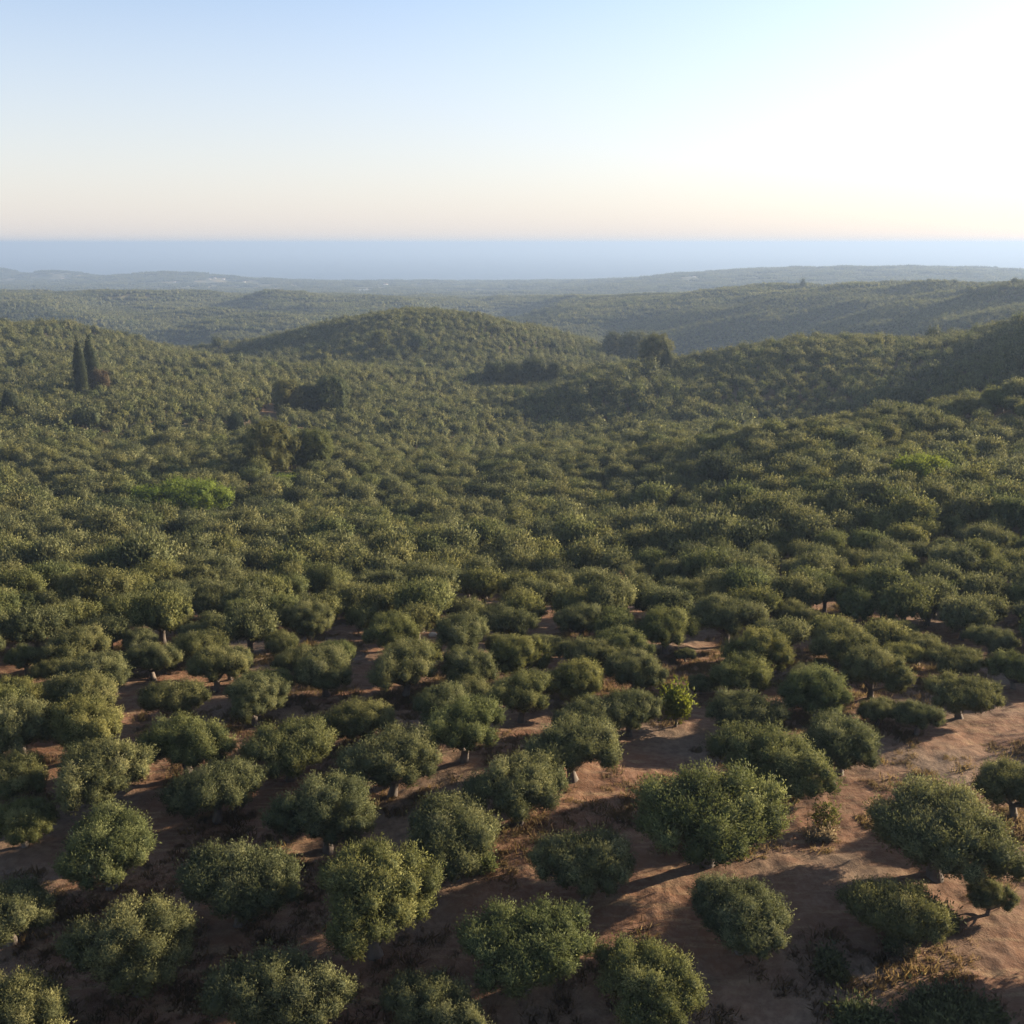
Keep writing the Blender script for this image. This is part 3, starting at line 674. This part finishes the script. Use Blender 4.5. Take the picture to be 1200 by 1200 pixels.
v = np.array([(x, y, z) for x in (-35, 35) for y, z in [(12, 0)] + ar + [(-12, 0)]]); n_ = 13
f = np.array([(i, i + 1, n_ + i + 1, n_ + i) for i in range(n_ - 1)])
link('film_cover', mesh_from('film_cover', v, [(f, 0)], [M['film']]), e)
for x in (-35.01, 35.01):
    me = bpy.data.meshes.new('end_wall'); me.from_pydata([(x, y, z) for y, z in [(12, 0)] + ar + [(-12, 0)]], [], [tuple(range(13))]); me.materials.append(M['film']); link('end_wall', me, e)

# ------------------------------------------------------------------ the rest of the grove
# bare places: the raked strip, the track, the shaded lower right ground (picture outline laid on the land)
BARE = [[(1200, 815), (1100, 850), (1010, 880), (960, 905), (930, 960), (940, 1040), (900, 1120), (800, 1200), (900, 1260), (1500, 1260), (1500, 850), (1280, 800)],
        [(745, 745), (870, 745), (900, 775), (890, 800), (840, 815), (845, 860), (780, 880), (760, 850), (765, 790), (745, 765)],
        [(722, 698), (738, 698), (760, 748), (742, 752)], [(480, 1060), (0, 1060), (0, 1260), (1200, 1260), (1200, 1060)],
        [(-60, 960), (1200, 960), (1200, 1260), (-60, 1260)], [(500, 768), (533, 768), (533, 780), (500, 780)], [(540, 714), (560, 714), (560, 730), (540, 730)],
        [(300, 482), (330, 482), (330, 502), (300, 502)], [(30, 597), (82, 597), (78, 606), (26, 608)]]
def inside(px, py, poly):
    c = np.zeros(px.shape, bool); n = len(poly)
    for i in range(n):
        x1, y1 = poly[i]; x2, y2 = poly[(i + 1) % n]
        if y1 == y2: continue
        k = ((y1 > py) != (y2 > py)) & (px < (x2 - x1) * (py - y1) / (y2 - y1) + x1); c ^= k
    return c
def scatter(y0, y1, sp, jit, seed, wide=(-330, 1640), ang=-28):
    rng = np.random.default_rng(seed); n = int(y1 * 1.9 / sp) + 4
    I, J = np.meshgrid(np.arange(-n, n), np.arange(-n, n)); ca, sa = math.cos(rad(ang)), math.sin(rad(ang))
    gx = (I + (J % 2) * 0.35) * sp; gy = J * sp * 0.96
    x = (gx * ca - gy * sa).ravel(); y = (gx * sa + gy * ca).ravel()
    lim = (wide[1] - 600) / F * 1.03
    k = (np.hypot(x, y) >= y0) & (np.hypot(x, y) < y1) & (y > 0) & (x > (wide[0] - 600) / F * y - 10) & (x < lim * y + 10)
    x = x[k]; y = y[k]
    x = x + rng.normal(size=len(x)) * sp * jit; y = y + rng.normal(size=len(y)) * sp * jit
    return x, y, height(x, y), rng
ux = np.array([u[0] for u in used]); uy = np.array([u[1] for u in used]); ur = np.array([u[2] for u in used])
x, y, z, rng = scatter(50, 330, 4.95, 0.10, 5)
px, py, dz = project(x, y, z)
keep = np.ones(len(x), bool)
for poly in BARE: keep &= ~inside(px, py, poly)
wid = 4.45 * np.exp(rng.normal(size=len(x)) * 0.17)
for i in range(len(ux)):
    d = np.hypot(x - ux[i], y - uy[i]); keep &= d > (ur[i] + wid * 0.20)
keep &= ~((py > 880) & (px > -500) & (px < 1330))
keep &= (rng.random(len(x)) > 0.03)
inview = (px > -40) & (px < 1240)
x, y, z, px, py, dz, wid, inview = [a[keep] for a in (x, y, z, px, py, dz, wid, inview)]
order = np.argsort(dz + np.where(inview, 0, 1e6))
n_ind = 300 - len(HAND) - len(AUTO)
ind = order[:n_ind]; rest = order[n_ind:]
for i in ind:
    auto_lab.append((put_olive(x[i], y[i], z[i] - 0.05, wid[i], None, dz[i] < 85), wid[i]))
ONES = 'zero one two three four five six seven eight nine ten eleven twelve thirteen fourteen fifteen sixteen seventeen eighteen nineteen'.split()
def spell(n):
    n = max(0, min(100, n))
    if n < 20: return ONES[n]
    if n == 100: return 'a hundred'
    t = 'twenty thirty forty fifty sixty seventy eighty ninety'.split()[n // 10 - 2]
    return t if n % 10 == 0 else t + '-' + ONES[n % 10]
MARKS = [('the bright yellow-green sapling', 795, 825), ('the bright green thicket', 205, 590), ('the yellow-green spreading tree', 1076, 555), ('the pale boulder', 549, 720),
         ('the long pale terrace stone', 516, 772), ('the tallest pale green tree', 318, 530), ('the small round olive in the clearing', 803, 765), ('the umbrella-shaped olive', 1124, 808),
         ('the haystack-shaped olive', 425, 838), ('the bare grey tree ending the track', 730, 700), ('the large ruffled olive', 985, 747), ('the dark long thicket', 145, 600)]
SIDE = ['right of', 'up and right of', 'directly behind', 'up and left of', 'left of', 'below and left of', 'directly in front of', 'below and right of']
spots = []
for e, wd in auto_lab:
    p = e.location; a_, b_, _ = project(p.x, p.y, p.z + 2); spots.append((a_, b_))
best = {}
for mi_, (nm, mx_, my_) in enumerate(MARKS):
    for k, (a_, b_) in enumerate(spots):
        d = math.hypot(a_ - mx_, b_ - my_); o8 = int(round(math.degrees(math.atan2(my_ - b_, a_ - mx_)) / 45)) % 8
        if 12 < d < 105 and (mi_, o8) not in best or (mi_, o8) in best and 12 < d < best[(mi_, o8)][0]: best[(mi_, o8)] = (d, k)
said = {}
for (mi_, o8), (d, k) in sorted(best.items(), key=lambda q: q[1][0]):
    if k not in said: said[k] = (mi_, o8)
seen = set()
for k, (e, wd) in enumerate(auto_lab):
    a_, b_ = spots[k]; adj = 'small' if wd < 4.2 else 'wide' if wd > 5.6 else 'rounded'
    if k in said: lab = f'{adj} grey-green olive tree {SIDE[said[k][1]]} {MARKS[said[k][0]][0]}'
    elif -10 < a_ < 1210: lab = f'{adj} olive in the packed grove, {spell(round(a_ / 12))} percent across and {spell(round(b_ / 12))} percent down the photo'
    else: lab = f'{adj} olive crown cut by the {"left" if a_ < 600 else "right"} photo edge, {spell(round(b_ / 12))} percent down'
    while lab in seen: lab = lab.replace('olive', 'twin-like olive', 1)
    seen.add(lab); e['label'] = lab

# prototypes for the rest: lighter with distance; they live outside the scene
proto = bpy.data.collections.new('grove_trees'); names = []
def add_proto(name, me):
    o = bpy.data.objects.new(name, me); proto.objects.link(o); names.append(name)
def whole(i, n, leaf, width, k, nl, low=False, core=0.8, big=1.0, material='olive'):
    v, q, t, ti, tv, tf = olive_data(i, n, leaf, width, k, nl, 'x', low, True, core, big)
    o = len(v); v = np.concatenate([v, tv]); ti = np.concatenate([ti, np.zeros(len(tv))]); BULGE[0] = np.concatenate([BULGE[0], np.tile([[0, 0, 1.0]], (len(tv), 1))])
    return v, q, t, tf + o, ti
for i in range(6):      # 0-5, the last one a darker tree
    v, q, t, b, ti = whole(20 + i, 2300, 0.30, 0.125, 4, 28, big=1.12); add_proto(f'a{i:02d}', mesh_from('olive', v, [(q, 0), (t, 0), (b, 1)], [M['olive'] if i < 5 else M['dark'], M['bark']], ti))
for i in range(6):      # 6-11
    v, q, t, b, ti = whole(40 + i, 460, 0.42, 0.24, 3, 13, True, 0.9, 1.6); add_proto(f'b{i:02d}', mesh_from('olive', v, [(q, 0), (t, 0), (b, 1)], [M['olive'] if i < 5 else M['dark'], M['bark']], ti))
def patch(seed, n, spread, material, leaves=46):
    rng = np.random.default_rng(seed); VV = []; BB = []; Q = []; T = []; TI = []; o = 0
    for k in range(n):
        a = k * 2.39996; r_ = spread * math.sqrt(k / n); s = 0.8 + 0.5 * rng.random()
        cx, cy_ = r_ * math.cos(a) + rng.normal() * 1.5, r_ * math.sin(a) + rng.normal() * 1.5
        L_ = [(cx + rng.normal() * 1.3, cy_ + rng.normal() * 1.3, 2.0 + rng.random() * 1.4, 1.5 * s + rng.random() * .5, 0.95) for _ in range(5)]
        v, q, t, ti = leafy(rng, L_, leaves, 1.1, 0.65, 2, low=True, core=0.95, shoots=0.0, zmin=0.1)
        VV.append(v); Q.append(q + o); T.append(t + o); TI.append(ti); BB.append(BULGE[0]); o += len(v)
    return mesh_from('olive_patch', np.concatenate(VV), [(np.concatenate(Q), 0), (np.concatenate(T), 0)], [M[material]], np.concatenate(TI), bulge=np.concatenate(BB))
for i in range(4): add_proto(f'c{i:02d}', patch(70 + i, 9, 10.5, 'olive' if i < 3 else 'dark'))   # 12-15
for i in range(3): add_proto(f'd{i:02d}', patch(80 + i, 14, 15, 'olive' if i < 2 else 'dark', 10))  # 16-18

PX, PS, PR, PI_ = [], [], [], []
def push(x, y, z, s, idx, rng):
    PX.append(np.stack([x, y, z], 1)); PS.append(s); PR.append(rng.random(len(x)) * 6.283); PI_.append(idx)
r_ = np.random.default_rng(9)
dk = r_.random(len(rest)) < 0.035
push(x[rest], y[rest], z[rest] - 0.1, wid[rest] / 5.5 * np.where(dk, 1.3, 1), np.where(dk, 5, r_.integers(0, 5, len(rest))), r_)
ex = [ray_ground(*q) for q in ((1325, 1130), (1420, 1160), (1345, 1250), (1500, 1100))]   # unseen olives added outside the right edge to shade the corner
push(np.array([q[0] for q in ex]), np.array([q[1] for q in ex]), np.array([q[2] for q in ex]) - 0.1, np.full(len(ex), 0.95), np.arange(len(ex)), r_)
def clear_used(x, y, keep):
    for i in range(len(ux)):
        if uy[i] > 150: keep &= np.hypot(x - ux[i], y - uy[i]) > ur[i] + 1.5
    return keep
x, y, z, rng = scatter(330, 1500, 5.3, 0.15, 6, (-260, 1560)); px, py, dz = project(x, y, z)
k = clear_used(x, y, np.ones(len(x), bool)) & (rng.random(len(x)) > 0.03) 
for poly in BARE[-2:]: k &= ~inside(px, py, poly)
dn = fbm(x / 60, y / 60, 55, 2); s = (0.82 + 0.27 * dn) * np.exp(rng.normal(size=len(x)) * 0.14)
big = rng.random(len(x)) < 0.006; s = np.where(big, s * 1.6, s)
idx = rng.integers(6, 11, len(x)); idx = np.where(big, 11, idx)
push(x[k], y[k], z[k] - 0.1, s[k], idx[k], rng)
x, y, z, rng = scatter(1500, 3300, 19.5, 0.12, 7, (-120, 1400)); dn = fbm(x / 260, y / 260, 57, 2)
k = dn < 9
idx = rng.integers(12, 15, len(x)); idx = np.where((dn > 0.3) | (rng.random(len(x)) < 0.06), 15, idx)
push(x[k], y[k], z[k] - 0.2, (1.0 + rng.random(len(x)) * 0.25)[k], idx[k], rng)
x, y, z, rng = scatter(3300, 7700, 44, 0.3, 8, (-60, 1300)); dn = fbm(x / 700, y / 380, 59, 3)
k = (z > SEA + 3) & ((z > -175) | (dn > 0.0) | (rng.random(len(x)) < 0.25))
for hx, hy in HOUSES:
    q = math.hypot(hx, hy); al = (x * hx + y * hy) / q; cr = np.abs(x * hy - y * hx) / q
    k &= ~((cr < 45) & (al > q - 330) & (al < q + 40))
idx = rng.integers(16, 19, len(x))
push(x[k], y[k], z[k] - 0.2, (1.3 + rng.random(len(x)) * 0.7)[k], idx[k], rng)
co = np.concatenate(PX); sc_ = np.concatenate(PS); ro = np.concatenate(PR); ix = np.concatenate(PI_).astype(np.int32)
print('grove instances', len(co), 'individuals', count_i)
me = bpy.data.meshes.new('olive_grove'); me.vertices.add(len(co)); me.vertices.foreach_set('co', co.astype(np.float32).ravel())
for nme, arr, ty in (('sc', sc_, 'FLOAT'), ('ro', ro, 'FLOAT'), ('ix', ix, 'INT')):
    at = me.attributes.new(nme, ty, 'POINT'); at.data.foreach_set('value', arr.astype(np.int32 if ty == 'INT' else np.float32))
def scatter_object(name, me, coll, label, cat, tall=1.0):
    o = link(name, me); tag(o, label, cat, kind='stuff')
    ng = bpy.data.node_groups.new(name, 'GeometryNodeTree')
    ng.interface.new_socket('Geometry', in_out='INPUT', socket_type='NodeSocketGeometry'); ng.interface.new_socket('Geometry', in_out='OUTPUT', socket_type='NodeSocketGeometry')
    n = ng.nodes; l = ng.links; gi = n.new('NodeGroupInput'); go = n.new('NodeGroupOutput'); ip = n.new('GeometryNodeInstanceOnPoints'); ci = n.new('GeometryNodeCollectionInfo')
    ci.inputs['Collection'].default_value = coll; ci.inputs['Separate Children'].default_value = True; ci.inputs['Reset Children'].default_value = True
    def na(nm, ty):
        a = n.new('GeometryNodeInputNamedAttribute'); a.data_type = ty; a.inputs['Name'].default_value = nm
        return [q for q in a.outputs if q.enabled and q.name == 'Attribute'][0]
    mp_ = n.new('GeometryNodeMeshToPoints'); l.new(gi.outputs[0], mp_.inputs[0]); l.new(mp_.outputs[0], ip.inputs['Points']); l.new(ci.outputs[0], ip.inputs['Instance'])
    ip.inputs['Pick Instance'].default_value = True; l.new(na('ix', 'INT'), ip.inputs['Instance Index'])
    cx = n.new('ShaderNodeCombineXYZ'); l.new(na('ro', 'FLOAT'), cx.inputs['Z']); l.new(cx.outputs[0], ip.inputs['Rotation'])
    c2 = n.new('ShaderNodeCombineXYZ'); sa = na('sc', 'FLOAT')
    zz = n.new('ShaderNodeMath'); zz.operation = 'MULTIPLY'; zz.inputs[1].default_value = tall; l.new(sa, zz.inputs[0])
    for q in range(2): l.new(sa, c2.inputs[q])
    l.new(zz.outputs[0], c2.inputs[2])
    l.new(c2.outputs[0], ip.inputs['Scale']); l.new(ip.outputs[0], go.inputs[0])
    md = o.modifiers.new('scatter', 'NODES'); md.node_group = ng
    return o
scatter_object('olive_grove', me, proto, 'dense olive groves covering the slopes and hills beyond the near trees', 'olive grove', 1.2)

# dry grass and stubble on the near ground
pg = bpy.data.collections.new('tufts')
for i in range(4):
    rng = np.random.default_rng(200 + i); n = 26
    b = np.concatenate([rng.normal(size=(n, 2)) * 0.10, np.zeros((n, 1))], 1); d = unit(np.concatenate([rng.normal(size=(n, 2)) * 0.6, np.ones((n, 1))], 1)) * (0.10 + 0.16 * rng.random((n, 1)))
    sd2 = unit(np.cross(d, rng.normal(size=d.shape))) * 0.014
    v = np.stack([b - sd2, b + sd2, b + d], 1).reshape(-1, 3)
    o = bpy.data.objects.new(f't{i}', mesh_from('tuft', v, [(np.arange(len(v)).reshape(-1, 3), 0)], [M['straw']], np.repeat(rng.random(n), 3))); pg.objects.link(o)
rng = np.random.default_rng(77); n = 110000
x = rng.uniform(-75, 85, n); y = rng.uniform(28, 150, n); dn = fbm(x / 5, y / 5, 91, 3) + 0.35 * fbm(x / 1.2, y / 1.2, 93, 2)
k = (dn > 0.02) & (np.abs(x) < y * 0.62 + 8); x = x[k]; y = y[k]
z = height(x, y, True)
me = bpy.data.meshes.new('dry_grass'); me.vertices.add(len(x)); me.vertices.foreach_set('co', np.stack([x, y, z], 1).astype(np.float32).ravel())
for nme, arr, ty in (('sc', 0.7 + rng.random(len(x)) ** 3 * 1.9, 'FLOAT'), ('ro', rng.random(len(x)) * 6.28, 'FLOAT'), ('ix', rng.integers(0, 4, len(x)), 'INT')):
    at = me.attributes.new(nme, ty, 'POINT'); at.data.foreach_set('value', arr.astype(np.int32 if ty == 'INT' else np.float32))
scatter_object('dry_grass', me, pg, 'short dry straw-coloured grass over the red soil', 'dry grass')
